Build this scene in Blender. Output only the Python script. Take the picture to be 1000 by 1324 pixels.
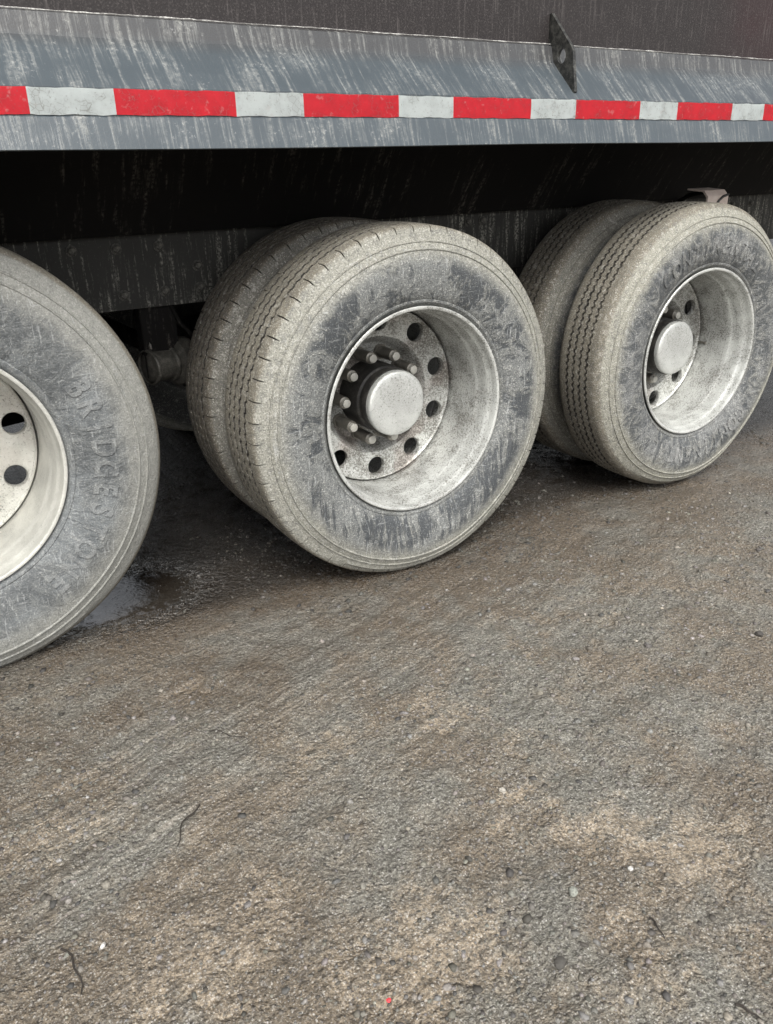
import bpy, bmesh, math, random
import numpy as np
from mathutils import Matrix, Vector

R = math.radians
random.seed(7)
rng = np.random.default_rng(11)
for o in list(bpy.data.objects):
    bpy.data.objects.remove(o)
scene = bpy.context.scene
col = scene.collection

# ------------------------------------------------------------------ camera
CAM = Vector((-1.3721, -1.9947, 1.2624))
YAW, PITCH, ROLL = .5588, .4114, -.0242
fw = Vector((math.sin(YAW)*math.cos(PITCH), math.cos(YAW)*math.cos(PITCH), -math.sin(PITCH)))
rt = Vector((math.cos(YAW), -math.sin(YAW), 0))
up = rt.cross(fw)
rt, up = rt*math.cos(ROLL)+up*math.sin(ROLL), up*math.cos(ROLL)-rt*math.sin(ROLL)
cd = bpy.data.cameras.new('camera')
cd.sensor_fit = 'HORIZONTAL'
cd.sensor_width = 36
cd.lens = 1036.9*36/1000
cd.clip_start = .05
cd.clip_end = 2000
cam = bpy.data.objects.new('camera', cd)
col.objects.link(cam)
m = Matrix((rt, up, -fw)).transposed().to_4x4()
m.translation = CAM
cam.matrix_world = m
scene.camera = cam

# ------------------------------------------------------------------ light
SUN_EL, SUN_AZ = R(52), R(200)          # azimuth measured from +Y towards +X
w = bpy.data.worlds.new('World')
scene.world = w
w.use_nodes = True
nt = w.node_tree
nt.nodes.clear()
sky = nt.nodes.new('ShaderNodeTexSky')
sky.sky_type = 'NISHITA'
sky.sun_disc = False
sky.sun_elevation = SUN_EL
sky.sun_rotation = SUN_AZ
sky.air_density = 1.0
sky.dust_density = 4.0
sky.ozone_density = 1.0
hs = nt.nodes.new('ShaderNodeHueSaturation')
hs.inputs['Saturation'].default_value = .18      # an overcast sky is nearly neutral
bgn = nt.nodes.new('ShaderNodeBackground')
bgn.inputs['Strength'].default_value = .13
wo = nt.nodes.new('ShaderNodeOutputWorld')
nt.links.new(sky.outputs[0], hs.inputs['Color'])
nt.links.new(hs.outputs[0], bgn.inputs[0])
nt.links.new(bgn.outputs[0], wo.inputs[0])
sd = bpy.data.lights.new('sun', 'SUN')
sd.energy = 1.3
sd.angle = R(30)
sd.color = (1, .985, .92)
sun = bpy.data.objects.new('sun', sd)
col.objects.link(sun)
sdir = Vector((math.sin(SUN_AZ)*math.cos(SUN_EL), math.cos(SUN_AZ)*math.cos(SUN_EL), math.sin(SUN_EL)))
sun.rotation_euler = sdir.to_track_quat('Z', 'Y').to_euler()
scene.view_settings.view_transform = 'Standard'
scene.view_settings.look = 'None'
scene.view_settings.exposure = 1.0
scene.view_settings.gamma = 1
scene.view_settings.use_curve_mapping = False
scene.render.engine = 'CYCLES'
scene.cycles.max_bounces = 4
scene.cycles.diffuse_bounces = 2
scene.cycles.glossy_bounces = 2


# ------------------------------------------------------------------ node helper
class NB:
    def __init__(self, name, bsdf=True):
        self.m = bpy.data.materials.new(name)
        self.m.use_nodes = True
        self.t = self.m.node_tree
        self.t.nodes.clear()
        self.out = self.n('ShaderNodeOutputMaterial')
        self.b = self.n('ShaderNodeBsdfPrincipled')
        self.l(self.b.outputs[0], self.out.inputs[0])

    def n(self, ty, **k):
        x = self.t.nodes.new(ty)
        for a, v in k.items():
            setattr(x, a, v)
        return x

    def l(self, a, b):
        self.t.links.new(a, b)

    def s(self, inp, v):
        if hasattr(v, 'is_linked') or isinstance(v, bpy.types.NodeSocket):
            self.l(v, inp)
        else:
            if isinstance(v, (tuple, list)) and len(v) == 3 and inp.type == 'RGBA':
                v = (*v, 1)
            inp.default_value = v

    def math(self, op, a, b=0., c=None, clamp=False):
        x = self.n('ShaderNodeMath', operation=op, use_clamp=clamp)
        self.s(x.inputs[0], a)
        self.s(x.inputs[1], b)
        if c is not None:
            self.s(x.inputs[2], c)
        return x.outputs[0]

    def add(self, a, b): return self.math('ADD', a, b)
    def mul(self, a, b): return self.math('MULTIPLY', a, b)
    def sub(self, a, b): return self.math('SUBTRACT', a, b)

    def sm(self, v, a, b, lo=0., hi=1.):
        x = self.n('ShaderNodeMapRange', interpolation_type='SMOOTHSTEP')
        self.s(x.inputs[0], v)
        x.inputs[1].default_value = a
        x.inputs[2].default_value = b
        x.inputs[3].default_value = lo
        x.inputs[4].default_value = hi
        return x.outputs[0]

    def coord(self, k='Object'):
        return self.n('ShaderNodeTexCoord').outputs[k]

    def sep(self, v):
        x = self.n('ShaderNodeSeparateXYZ')
        self.l(v, x.inputs[0])
        return x.outputs

    def comb(self, a, b, c):
        x = self.n('ShaderNodeCombineXYZ')
        for i, v in enumerate((a, b, c)):
            self.s(x.inputs[i], v)
        return x.outputs[0]

    def vm(self, v, s=(1, 1, 1), o=(0, 0, 0), rz=0.):
        x = self.n('ShaderNodeMapping')
        self.l(v, x.inputs[0])
        x.inputs[1].default_value = o
        x.inputs[2].default_value = (0, 0, rz)
        x.inputs[3].default_value = s
        return x.outputs[0]

    def noise(self, v, sc, de=2., ro=.5, dist=0.):
        x = self.n('ShaderNodeTexNoise')
        self.l(v, x.inputs['Vector'])
        x.inputs['Scale'].default_value = sc
        x.inputs['Detail'].default_value = de
        x.inputs['Roughness'].default_value = ro
        x.inputs['Distortion'].default_value = dist
        return x.outputs[0]

    def vor(self, v, sc, feat='F1', out=0):
        x = self.n('ShaderNodeTexVoronoi', feature=feat)
        self.l(v, x.inputs['Vector'])
        x.inputs['Scale'].default_value = sc
        return x.outputs[out]

    def mix(self, f, a, b, mode='MIX'):
        x = self.n('ShaderNodeMix', data_type='RGBA', blend_type=mode)
        self.s(x.inputs[0], f)
        self.s(x.inputs[6], a)
        self.s(x.inputs[7], b)
        return x.outputs[2]

    def attr(self, name, o=2):
        x = self.n('ShaderNodeAttribute', attribute_name=name)
        return x.outputs[o]

    def bump(self, h, strength=.5, dist=.002, normal=None):
        x = self.n('ShaderNodeBump')
        x.inputs['Strength'].default_value = strength
        x.inputs['Distance'].default_value = dist
        self.l(h, x.inputs['Height'])
        if normal is not None:
            self.l(normal, x.inputs['Normal'])
        return x.outputs[0]

    def fin(self, colr, rough=.8, metal=0., normal=None, spec=.5):
        self.s(self.b.inputs['Base Color'], colr)
        self.s(self.b.inputs['Roughness'], rough)
        self.s(self.b.inputs['Metallic'], metal)
        self.b.inputs['Specular IOR Level'].default_value = spec
        if normal is not None:
            self.l(normal, self.b.inputs['Normal'])
        return self.m


# ------------------------------------------------------------------ materials
def mat_tyre(name, seed, style):
    """mud coated rubber: dusty shoulder and tread, scuffed darker sidewall"""
    b = NB(name)
    c = b.coord()
    x, y, z = b.sep(c)
    r = b.math('SQRT', b.add(b.mul(x, x), b.mul(z, z)))
    th = b.math('ARCTAN2', z, x)
    so = (seed*3.1, seed*1.7, seed*2.3)
    cs = b.vm(c, o=so)
    grain = b.noise(cs, 250, 2, .7)
    grain2 = b.noise(cs, 105, 3, .7)
    speck = b.noise(cs, 48, 3, .75)
    blot = b.noise(cs, 8, 3, .6)
    side = b.sm(y, .012, -.004)                      # only the outer sidewall
    band = b.mul(b.sm(r, .322, .350), b.sm(b.add(r, b.mul(b.sub(blot, .5), .05)), style['r1'], style['r0']))
    # smears: vertical drips below the hub, radial scuffs above
    dripv = b.comb(b.add(b.mul(x, 40.), b.mul(b.noise(cs, 5, 2), 2.5)), seed, b.mul(z, 3.2))
    drip = b.noise(dripv, 1.5, 4, .70)
    radv = b.comb(b.mul(th, 9.5), b.mul(r, 13.), seed)
    rad = b.noise(b.vm(radv, o=so), 1., 4, .75, 1.1)
    low = b.sm(z, style['lz'], style['lz']-.12)
    st = b.mix(low, rad, drip)
    st = b.add(st, b.mul(b.sub(blot, .5), style['bl']))
    st = b.add(st, b.mul(b.sub(speck, .5), .35))
    dark = b.mul(b.mul(b.sm(st, style['t0'], style['t1']), band), side)
    scr = b.noise(b.vm(c, s=(170, 170, 12), o=so, rz=.5), 1., 2, .6)
    scr2 = b.noise(b.vm(b.vm(c, o=so), s=(18, 160, 160)), 1., 2, .6)
    # colours
    dusty = b.mix(b.sm(b.add(r, b.mul(b.sub(blot, .5), .04)), .43, .50), style['wallc'], style['shc'])
    dusty = b.mix(b.sm(blot, .42, .62, 0, .35), dusty, style['shc'])
    tread = b.mix(blot, style.get('tc', (.105, .092, .068)), tuple(v*1.9 for v in style.get('tc', (.105, .092, .068))))
    tm = b.mul(b.sm(r, style['tr'], style['tr']+.008), b.sm(y, .006, .02))
    base = b.mix(b.mul(tm, .85), dusty, tread)
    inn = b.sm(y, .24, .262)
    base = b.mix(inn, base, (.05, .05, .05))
    # dust grain: dark pits and pale flecks
    base = b.mix(b.sm(speck, .50, .36, 0, .40*style.get('gr', 1)), base, (.11, .11, .108))
    base = b.mix(b.sm(speck, .54, .70, 0, .40*style.get('gr', 1)), base, (.50, .49, .45))
    base = b.mix(b.mul(dark, style['dk']), base, (.040, .046, .053))
    base = b.mix(b.sm(grain, .50, .36, 0, .55*style.get('gr', 1)), base, (.050, .049, .047))
    base = b.mix(b.mul(b.sm(grain, .56, .70, 0, .60*style.get('gr', 1)), b.sub(1., b.mul(dark, .55))), base, (.60, .585, .54))
    scm = b.math('MAXIMUM', b.sm(scr, .60, .70), b.sm(scr2, .62, .72))
    base = b.mix(b.mul(b.mul(scm, side), style['scr']), base, (.48, .49, .485))
    # rubber in the cut grooves, painted near-black to stand in for recess shade
    gv = b.attr('groove')
    base = b.mix(b.mul(gv, b.sm(b.add(b.mul(speck, .5), b.mul(blot, .5)), .62, .40, .45, 1.)), base, (.018, .016, .014))
    h = b.add(b.mul(grain2, .8), b.add(b.mul(grain, .5), b.add(b.mul(speck, .6), b.mul(dark, -.5))))
    nrm = b.bump(h, .7, .0045)
    return b.fin(base, b.sub(b.sm(dark, 0, 1, .78, .55), b.mul(b.sm(speck, .5, .65), .22)), 0, nrm, .5)


def mat_rim(name, seed, cream, sp, rough=.30, ru=.55):
    b = NB(name)
    c = b.coord()
    x, y, z = b.sep(c)
    cs = b.vm(c, o=(seed, seed*2, seed*3))
    r = b.math('SQRT', b.add(b.mul(x, x), b.mul(z, z)))
    th = b.math('ARCTAN2', z, x)
    blot = b.noise(cs, 12, 4, .65)
    base = b.mix(b.sm(blot, .35, .65), cream, tuple(v*.80 for v in cream))
    onface = b.sm(y, .215, .232)
    # rusty tint on the disc
    rust = b.mul(b.sm(b.noise(cs, 7, 3), .48, .64), onface)
    base = b.mix(b.mul(rust, ru), base, (.26, .14, .105))
    # splashed mud flecks dragged along the barrel
    fv = b.comb(b.mul(th, 70.), b.mul(y, 90.), b.mul(r, 200.))
    fle = b.noise(fv, 1.2, 3, .75)
    fin = b.noise(cs, 190, 2, .7)
    mid = b.noise(cs, 75, 3, .7)
    dens = b.add(b.mul(b.sub(blot, .5), .38), sp)
    dens = b.add(dens, b.mul(b.sm(y, .03, .10), .035))
    dens = b.add(dens, b.mul(onface, .05))
    f1 = b.sm(b.add(fle, dens), .54, .64)
    f2 = b.sm(b.add(fin, b.mul(dens, .9)), .54, .62)
    f3 = b.sm(b.add(mid, dens), .55, .66)
    base = b.mix(b.mul(f3, .42), base, (.17, .158, .135))
    base = b.mix(b.mul(f1, .50), base, (.13, .118, .10))
    base = b.mix(b.mul(f2, .60), base, (.075, .065, .052))
    base = b.mix(b.mul(b.sm(fin, .45, .32), .28), base, (.78, .77, .73))
    nrm = b.bump(b.add(fin, b.add(fle, mid)), .5, .0022)
    ro = b.add(rough, b.mul(f1, .3))
    return b.fin(base, ro, .35, nrm, .5)


def mat_simple(name, colr, rough=.8, metal=0., var=.3, sc=40, dust=None, damt=.3, bump=.3, bd=.001, spec=.5):
    b = NB(name)
    c = b.coord()
    n1 = b.noise(c, sc, 4, .65)
    n2 = b.noise(c, sc*9, 2, .6)
    base = b.mix(n1, tuple(v*(1-var) for v in colr), tuple(min(1, v*(1+var)) for v in colr))
    if dust:
        base = b.mix(b.mul(b.sm(b.add(b.mul(n1, .6), b.mul(n2, .5)), .5, .68), damt), base, dust)
    nrm = b.bump(b.add(n1, b.mul(n2, .6)), bump, bd)
    return b.fin(base, rough, metal, nrm, spec)


def mat_rail():
    """blue grey painted steel with pale dried splash streaks running down the folds (uv: metres along, metres down)"""
    b = NB('grey_rail_paint')
    uv = b.coord('UV')
    u, v, _ = b.sep(uv)
    wob = b.noise(uv, 5, 3)
    uu = b.add(b.mul(u, 75.), b.mul(wob, 2.5))
    st = b.noise(b.comb(uu, b.mul(v, 4.), 0.), 1., 4, .65)
    st2 = b.noise(b.comb(b.mul(u, 130.), b.mul(v, 5.), 4.), 1., 3, .6)
    clump = b.noise(uv, 7, 4, .6)
    fine = b.noise(uv, 260, 2, .6)
    spl = b.noise(uv, 95, 3, .7)
    base = b.mix(clump, (.044, .056, .065), (.074, .089, .100))
    # upper upright band is sooty
    soot = b.attr('soot')
    base = b.mix(b.mul(soot, .75), base, (.052, .047, .045))
    m1 = b.mul(b.sm(b.add(b.mul(st, .75), b.mul(clump, .35)), .53, .70), b.sm(spl, .28, .62))
    m2 = b.mul(b.sm(st2, .54, .70), b.sm(clump, .34, .58))
    m3 = b.sm(b.add(spl, b.mul(b.sub(clump, .5), .5)), .62, .74)
    base = b.mix(b.mul(m1, .42), base, (.34, .34, .315))
    base = b.mix(b.mul(m2, .45), base, (.28, .285, .27))
    base = b.mix(b.mul(m3, .35), base, (.42, .42, .40))
    base = b.mix(b.sm(fine, .53, .40, 0, .35), base, (.07, .075, .08))
    nrm = b.bump(b.add(b.mul(m1, .7), b.add(b.mul(fine, .3), b.mul(b.noise(uv, 3, 2), 2.))), .35, .002)
    return b.fin(base, b.add(.30, b.mul(m1, .35)), 0, nrm, .5)


def mat_body():
    b = NB('sooty_maroon_body')
    c = b.coord()
    x, y, z = b.sep(c)
    fine = b.noise(c, 210, 3, .65)
    st = b.noise(b.comb(b.mul(x, 110.), 0., b.mul(z, 8.)), 1., 4, .65)
    clump = b.noise(c, 4, 3)
    base = b.mix(b.sm(b.add(x, b.mul(clump, .6)), 1.5, 3.1), (.018, .0145, .0145), (.062, .008, .012))
    base = b.mix(b.sm(fine, .50, .70, 0, .40), base, (.115, .103, .098))
    base = b.mix(b.mul(b.sm(st, .52, .70), .28), base, (.14, .125, .12))
    nrm = b.bump(b.add(fine, st), .4, .0012)
    return b.fin(base, .62, 0, nrm, .4)


def mat_tape(name, colr, dirt):
    b = NB(name)
    c = b.coord()
    blot = b.noise(c, 22, 4, .65)
    fine = b.noise(c, 170, 3, .6)
    cr = b.vor(c, 75, 'DISTANCE_TO_EDGE')
    base = b.mix(b.sm(blot, .35, .7), colr, tuple(v*.82 for v in colr))
    base = b.mix(b.mul(b.sm(fine, .60, .74), dirt), base, (.20, .19, .17))
    base = b.mix(b.mul(b.mul(b.sm(cr, .05, .01), b.sm(blot, .5, .6)), dirt), base, (.25, .25, .23))
    base = b.mix(b.mul(b.sm(b.noise(c, 60, 3), .62, .72), .25), base, (.55, .50, .47))
    return b.fin(base, .42, 0, b.bump(b.add(fine, blot), .12, .001), .5)


def mat_under():
    b = NB('sooty_underbody')
    c = b.coord()
    x, y, z = b.sep(c)
    st = b.noise(b.comb(b.mul(x, 42.), b.mul(y, 4.), b.mul(z, 5.)), 1., 4, .7)
    spot = b.noise(c, 90, 3, .7)
    clump = b.noise(c, 3.3, 3)
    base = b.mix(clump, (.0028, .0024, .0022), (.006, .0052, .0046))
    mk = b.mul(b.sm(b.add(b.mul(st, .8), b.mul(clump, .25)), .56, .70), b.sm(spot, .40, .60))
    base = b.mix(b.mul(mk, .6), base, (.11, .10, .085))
    return b.fin(base, .8, 0, b.bump(spot, .3, .002), .25)


def mat_frame():
    b = NB('dusty_black_frame')
    c = b.coord()
    x, y, z = b.sep(c)
    st = b.noise(b.comb(b.mul(x, 55.), 0., b.mul(z, 4.5)), 1., 4, .7)
    spot = b.noise(c, 110, 3, .75)
    clump = b.noise(c, 4.3, 3)
    base = b.mix(clump, (.020, .0195, .018), (.042, .041, .037))
    mk = b.mul(b.sm(b.add(b.mul(st, .8), b.mul(clump, .3)), .54, .68), b.sm(spot, .42, .58))
    base = b.mix(b.mul(mk, .85), base, (.33, .32, .28))
    base = b.mix(b.sm(spot, .60, .72, 0, .4), base, (.18, .175, .155))
    return b.fin(base, .7, 0, b.bump(spot, .4, .002), .35)


def mat_ground():
    b = NB('wet_gravel_mud')
    c = b.coord()
    tan = b.attr('tan')
    wet_shade = b.attr('wet_shade')
    sk = b.attr('streak')
    sv = b.vm(c, rz=-R(15))
    str_ = b.noise(b.vm(sv, s=(2.2, 42, 1)), 1., 3, .72)
    big = b.noise(c, 2.6, 3, .65)
    mid = b.noise(c, 11, 4, .7)
    lump = b.noise(c, 38, 3, .7)
    fine = b.noise(c, 105, 3, .75)
    grit = b.noise(c, 270, 2, .75)

    def cells(sc):
        vo = b.n('ShaderNodeTexVoronoi')
        b.l(c, vo.inputs['Vector'])
        vo.inputs['Scale'].default_value = sc
        cr, cg, _ = b.sep(vo.outputs['Color'])
        return vo.outputs['Distance'], cr, cg
    d1, c1, k1 = cells(95)
    d2, c2, k2 = cells(210)
    grey = b.mix(mid, (.150, .143, .120), (.295, .283, .240))
    brown = b.mix(mid, (.130, .100, .068), (.250, .205, .148))
    base = b.mix(b.sm(b.add(b.mul(big, .65), b.mul(mid, .35)), .41, .57), grey, brown)
    tanc = b.mix(fine, (.275, .218, .150), (.42, .345, .255))
    tm = b.sm(b.add(tan, b.add(b.mul(b.sub(mid, .5), 1.8), b.mul(b.sub(lump, .5), 1.0))), .22, .85)
    base = b.mix(b.mul(tm, b.sm(lump, .36, .58, .25, .72)), base, tanc)
    base = b.mix(b.sm(lump, .52, .36, 0, .38), base, (.075, .066, .056))
    base = b.mix(b.sm(fine, .50, .36, 0, .62), base, (.055, .048, .041))
    base = b.mix(b.sm(fine, .57, .74, 0, .42), base, (.42, .395, .35))
    # separate grit grains
    g1 = b.mul(b.sm(c1, .62, .95), b.sm(d1, .42, .25))
    base = b.mix(b.mul(g1, .45), base, (.42, .40, .37))
    ce = b.n('ShaderNodeTexVoronoi', feature='DISTANCE_TO_EDGE')
    b.l(b.vm(c), ce.inputs['Vector'])
    ce.inputs['Scale'].default_value = 75
    base = b.mix(b.mul(b.sm(ce.outputs[0], .10, .01), b.sm(lump, .46, .64, 0, .45)), base, (.045, .038, .031))
    g2 = b.mul(b.sm(c2, .66, .92), b.sm(d2, .45, .28))
    base = b.mix(b.mul(g2, .55), base, (.52, .50, .47))
    base = b.mix(b.mul(b.sm(c2, .40, .04), .5), base, (.055, .048, .042))
    base = b.mix(b.sm(grit, .47, .34, 0, .60), base, (.050, .044, .038))
    base = b.mix(b.sm(grit, .58, .70, 0, .55), base, (.60, .58, .54))
    base = b.mix(b.mul(b.sm(str_, .53, .38), b.add(.12, b.mul(sk, .32))), base, (.06, .049, .040))
    base = b.mix(b.mul(b.mul(b.sm(str_, .55, .68), sk), .35), base, (.42, .37, .31))
    # soaked soil is darker and glossier; shade under the truck is painted near-black
    wm = b.sm(b.add(wet_shade, b.mul(b.sub(mid, .5), .6)), .1, .9)
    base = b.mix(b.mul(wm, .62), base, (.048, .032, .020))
    base = b.mix(b.mul(b.sm(wet_shade, .72, .95), .9), base, (.009, .0075, .0065))
    h = b.add(b.mul(fine, 1.5), b.add(b.mul(b.sub(1., d1), .5), b.add(b.mul(mid, 1.8), b.add(b.mul(b.mul(str_, b.add(.35, b.mul(sk, .5))), 1.), b.mul(lump, 1.1)))))
    h = b.add(h, b.mul(g1, .4))
    h = b.mul(h, b.sub(1., b.mul(b.sm(b.add(b.attr('puddle'), b.mul(b.sub(lump, .5), .7)), .15, .6), .97)))
    h = b.mul(h, b.sub(1., b.mul(tm, .45)))
    nrm = b.bump(h, .9, .0085)
    rough = b.math('SUBTRACT', b.add(.48, b.mul(b.sub(fine, .5), .4)), b.add(b.mul(wm, .24), b.mul(b.sm(b.attr('puddle'), .1, .6), .30)), clamp=True)
    b.fin(base, rough, 0, nrm, .45)
    b.l(b.sm(b.attr('puddle'), .1, .6, .45, 1.), b.b.inputs['Specular IOR Level'])
    return b.m


def mat_stone():
    b = NB('pebble_stone')
    colr = b.attr('tint', 0)
    c = b.coord()
    n = b.noise(c, 260, 3, .6)
    base = b.mix(b.sm(n, .35, .65, 0, .5), colr, (.05, .045, .04))
    return b.fin(base, .7, 0, b.bump(n, .3, .001), .4)


M = {}
M['tyre_mid'] = mat_tyre('mud_streaked_rubber', 1.3, dict(r0=.440, r1=.480, lz=-.06, bl=1.15, t0=.43, t1=.62, dk=.92, wallc=(.160, .166, .162), shc=(.258, .252, .216), tr=.536, scr=.32))
M['tyre_right'] = mat_tyre('scuffed_rubber', 4.1, dict(r0=.455, r1=.492, lz=-9., bl=.6, t0=.40, t1=.62, dk=.86, wallc=(.160, .164, .162), shc=(.270, .262, .218), tr=.530, scr=.30, tc=(.105, .092, .069)))
M['tyre_left'] = mat_tyre('worn_blue_grey_rubber', 7.7, dict(r0=.455, r1=.53, lz=-9., bl=.8, t0=.34, t1=.72, dk=.74, wallc=(.158, .169, .173), shc=(.245, .244, .223), tr=.570, scr=.28, gr=.55))
M['tyre_mid_inner'] = mat_tyre('soaked_shaded_rubber', 2.6, dict(r0=.440, r1=.480, lz=-.06, bl=1.0, t0=.4, t1=.6, dk=.9, wallc=(.09, .09, .085), shc=(.135, .128, .108), tr=.536, scr=.1, tc=(.066, .054, .038)))  # darker copy for the inner tyre: shade and wet mud in the colour
M['tyre_right_inner'] = mat_tyre('damp_shaded_rubber', 5.2, dict(r0=.455, r1=.492, lz=-9., bl=.6, t0=.4, t1=.62, dk=.9, wallc=(.10, .10, .095), shc=(.165, .157, .13), tr=.53, scr=.1, tc=(.080, .068, .049)))  # inner tyre again: its shade painted in along with the damp
M['letter_left'] = mat_tyre('dusty_letter_rubber', 7.7, dict(r0=.455, r1=.53, lz=-9., bl=.8, t0=.38, t1=.73, dk=.62, wallc=(.198, .207, .208), shc=(.27, .27, .25), tr=.570, scr=.2, gr=.55))
M['letter_right'] = mat_tyre('scuffed_letter_rubber', 4.1, dict(r0=.455, r1=.492, lz=-9., bl=.6, t0=.43, t1=.65, dk=.76, wallc=(.215, .217, .212), shc=(.30, .29, .25), tr=.530, scr=.30))
M['rim_mid'] = mat_rim('muddy_silver_wheel', 2.1, (.62, .628, .60), -.025, .24, .35)
M['rim_right'] = mat_rim('dusty_silver_wheel', 5.4, (.62, .628, .60), -.04, .24, .2)
M['rim_left'] = mat_rim('cream_wheel_paint', 9.2, (.63, .622, .57), -.16, .40, .12)
M['cap'] = mat_rim('dusty_hub_cap', 3.3, (.56, .568, .545), -.12, .26, 0.)
M['hub'] = mat_simple('black_greasy_hub', (.012, .0115, .011), .6, .1, .4, 30, (.12, .11, .095), .35)
M['nut'] = mat_simple('grimy_nut_steel', (.17, .16, .14), .32, .5, .45, 50, (.26, .24, .20), .35)
M['tip'] = mat_simple('pale_stud_tip', (.42, .41, .37), .5, .1, .12, 60)
M['rail'] = mat_rail()
M['body'] = mat_body()
M['red'] = mat_tape('red_reflective_tape', (.72, .028, .045), .35)
M['white'] = mat_tape('white_reflective_tape', (.66, .70, .69), .6)
M['under'] = mat_under()
M['frame'] = mat_frame()
M['bolt'] = mat_simple('dusty_bolt', (.035, .034, .030), .8, 0, .4, 60, (.20, .19, .165), .8)
M['bracket'] = mat_simple('tan_mud_bracket', (.40, .33, .29), .6, .1, .25, 30, (.42, .38, .34), .5)
M['plate'] = mat_simple('sooty_steel_plate', (.020, .020, .019), .42, .2, .5, 60, (.22, .215, .19), .3)
M['chamber'] = mat_simple('grimy_brake_steel', (.075, .072, .062), .5, .2, .4, 40, (.25, .23, .20), .45)
M['ground'] = mat_ground()
M['stone'] = mat_stone()
M['twig'] = mat_simple('dark_twig_bark', (.030, .024, .019), .8, 0, .4, 120)
M['scrap'] = mat_simple('red_plastic_scrap', (.65, .05, .06), .4, 0, .15, 80)


# ------------------------------------------------------------------ mesh helpers
def obj(name, me, mats, parent=None, loc=(0, 0, 0), rot=(0, 0, 0), kind=None, label=None, cat=None, group=None):
    o = bpy.data.objects.new(name, me)
    col.objects.link(o)
    if me is not None and mats is not None and len(me.materials) == 0:
        for mm in (mats if isinstance(mats, (list, tuple)) else [mats]):
            me.materials.append(mm)
    o.location = loc
    o.rotation_euler = rot
    if parent:
        o.parent = parent
    for k, v in (('kind', kind), ('label', label), ('category', cat), ('group', group)):
        if v:
            o[k] = v
    return o


def mesh(name, v, f, smooth=None):
    me = bpy.data.meshes.new(name)
    me.from_pydata([tuple(map(float, p)) for p in v], [], f)
    if smooth is not None:
        me.polygons.foreach_set('use_smooth', [True]*len(me.polygons))
        me.set_sharp_from_angle(angle=R(smooth))
    me.update()
    return me


def from_bm(bm, name, smooth=None):
    me = bpy.data.meshes.new(name)
    bmesh.ops.recalc_face_normals(bm, faces=bm.faces)
    bm.to_mesh(me)
    bm.free()
    if smooth is not None:
        me.polygons.foreach_set('use_smooth', [True]*len(me.polygons))
        me.set_sharp_from_angle(angle=R(smooth))
    return me


def lathe(name, prof, n=96, smooth=40, closed=False):
    """revolve (radius, y) about the local Y axis"""
    v, f = [], []
    k = len(prof)
    for i in range(n):
        a = 2*math.pi*i/n
        ca, sa = math.cos(a), math.sin(a)
        v += [(r*ca, y, r*sa) for r, y in prof]
    for i in range(n):
        j = (i+1) % n
        for q in range(k-1 if not closed else k):
            q2 = (q+1) % k
            f.append((i*k+q, i*k+q2, j*k+q2, j*k+q))
    bm = bmesh.new()
    bv = [bm.verts.new(p) for p in v]
    for q in f:
        try:
            bm.faces.new([bv[i] for i in q])
        except ValueError:
            pass
    bmesh.ops.remove_doubles(bm, verts=bm.verts, dist=1e-5)
    return from_bm(bm, name, smooth)


def box_bm(bm, lo, hi, bev=0.):
    r = bmesh.ops.create_cube(bm, size=1)
    for q in r['verts']:
        q.co = Vector([lo[i]+(q.co[i]+.5)*(hi[i]-lo[i]) for i in range(3)])
    if bev:
        es = list({e for q in r['verts'] for e in q.link_edges})
        bmesh.ops.bevel(bm, geom=es, offset=bev, segments=2, affect='EDGES')


def box(name, lo, hi, mat, parent, bev=.003, **k):
    bm = bmesh.new()
    box_bm(bm, lo, hi, bev)
    return obj(name, from_bm(bm, name, 30), mat, parent, **k)


def extrude_yz(name, prof, x0, x1, closed=True, nseg=1):
    """prism with a (y, z) outline along X"""
    v, f = [], []
    k = len(prof)
    for i in range(nseg+1):
        x = x0+(x1-x0)*i/nseg
        v += [(x, y, z) for y, z in prof]
    for i in range(nseg):
        for q in range(k):
            q2 = (q+1) % k
            f.append((i*k+q, i*k+q2, (i+1)*k+q2, (i+1)*k+q))
    f.append(tuple(range(k))[::-1])
    f.append(tuple(nseg*k+q for q in range(k)))
    bm = bmesh.new()
    bv = [bm.verts.new(p) for p in v]
    for q in f:
        bm.faces.new([bv[i] for i in q])
    return from_bm(bm, name, 30)


def tube(name, pts, rad, n=8):
    pts = [Vector(p) for p in pts]
    if not isinstance(rad, (list, tuple)):
        rad = [rad]*len(pts)
    v, f = [], []
    for i, p in enumerate(pts):
        d = (pts[min(i+1, len(pts)-1)]-pts[max(i-1, 0)]).normalized()
        a = d.cross(Vector((0, .13, 1))).normalized()
        c = d.cross(a)
        for k in range(n):
            t = 2*math.pi*k/n
            v.append(p+(a*math.cos(t)+c*math.sin(t))*rad[i])
    for i in range(len(pts)-1):
        for k in range(n):
            k2 = (k+1) % n
            f.append((i*n+k, i*n+k2, (i+1)*n+k2, (i+1)*n+k))
    f.append(tuple(range(n))[::-1])
    f.append(tuple((len(pts)-1)*n+k for k in range(n)))
    bm = bmesh.new()
    bv = [bm.verts.new(p) for p in v]
    for q in f:
        bm.faces.new([bv[i] for i in q])
    return from_bm(bm, name, 50)


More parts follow.
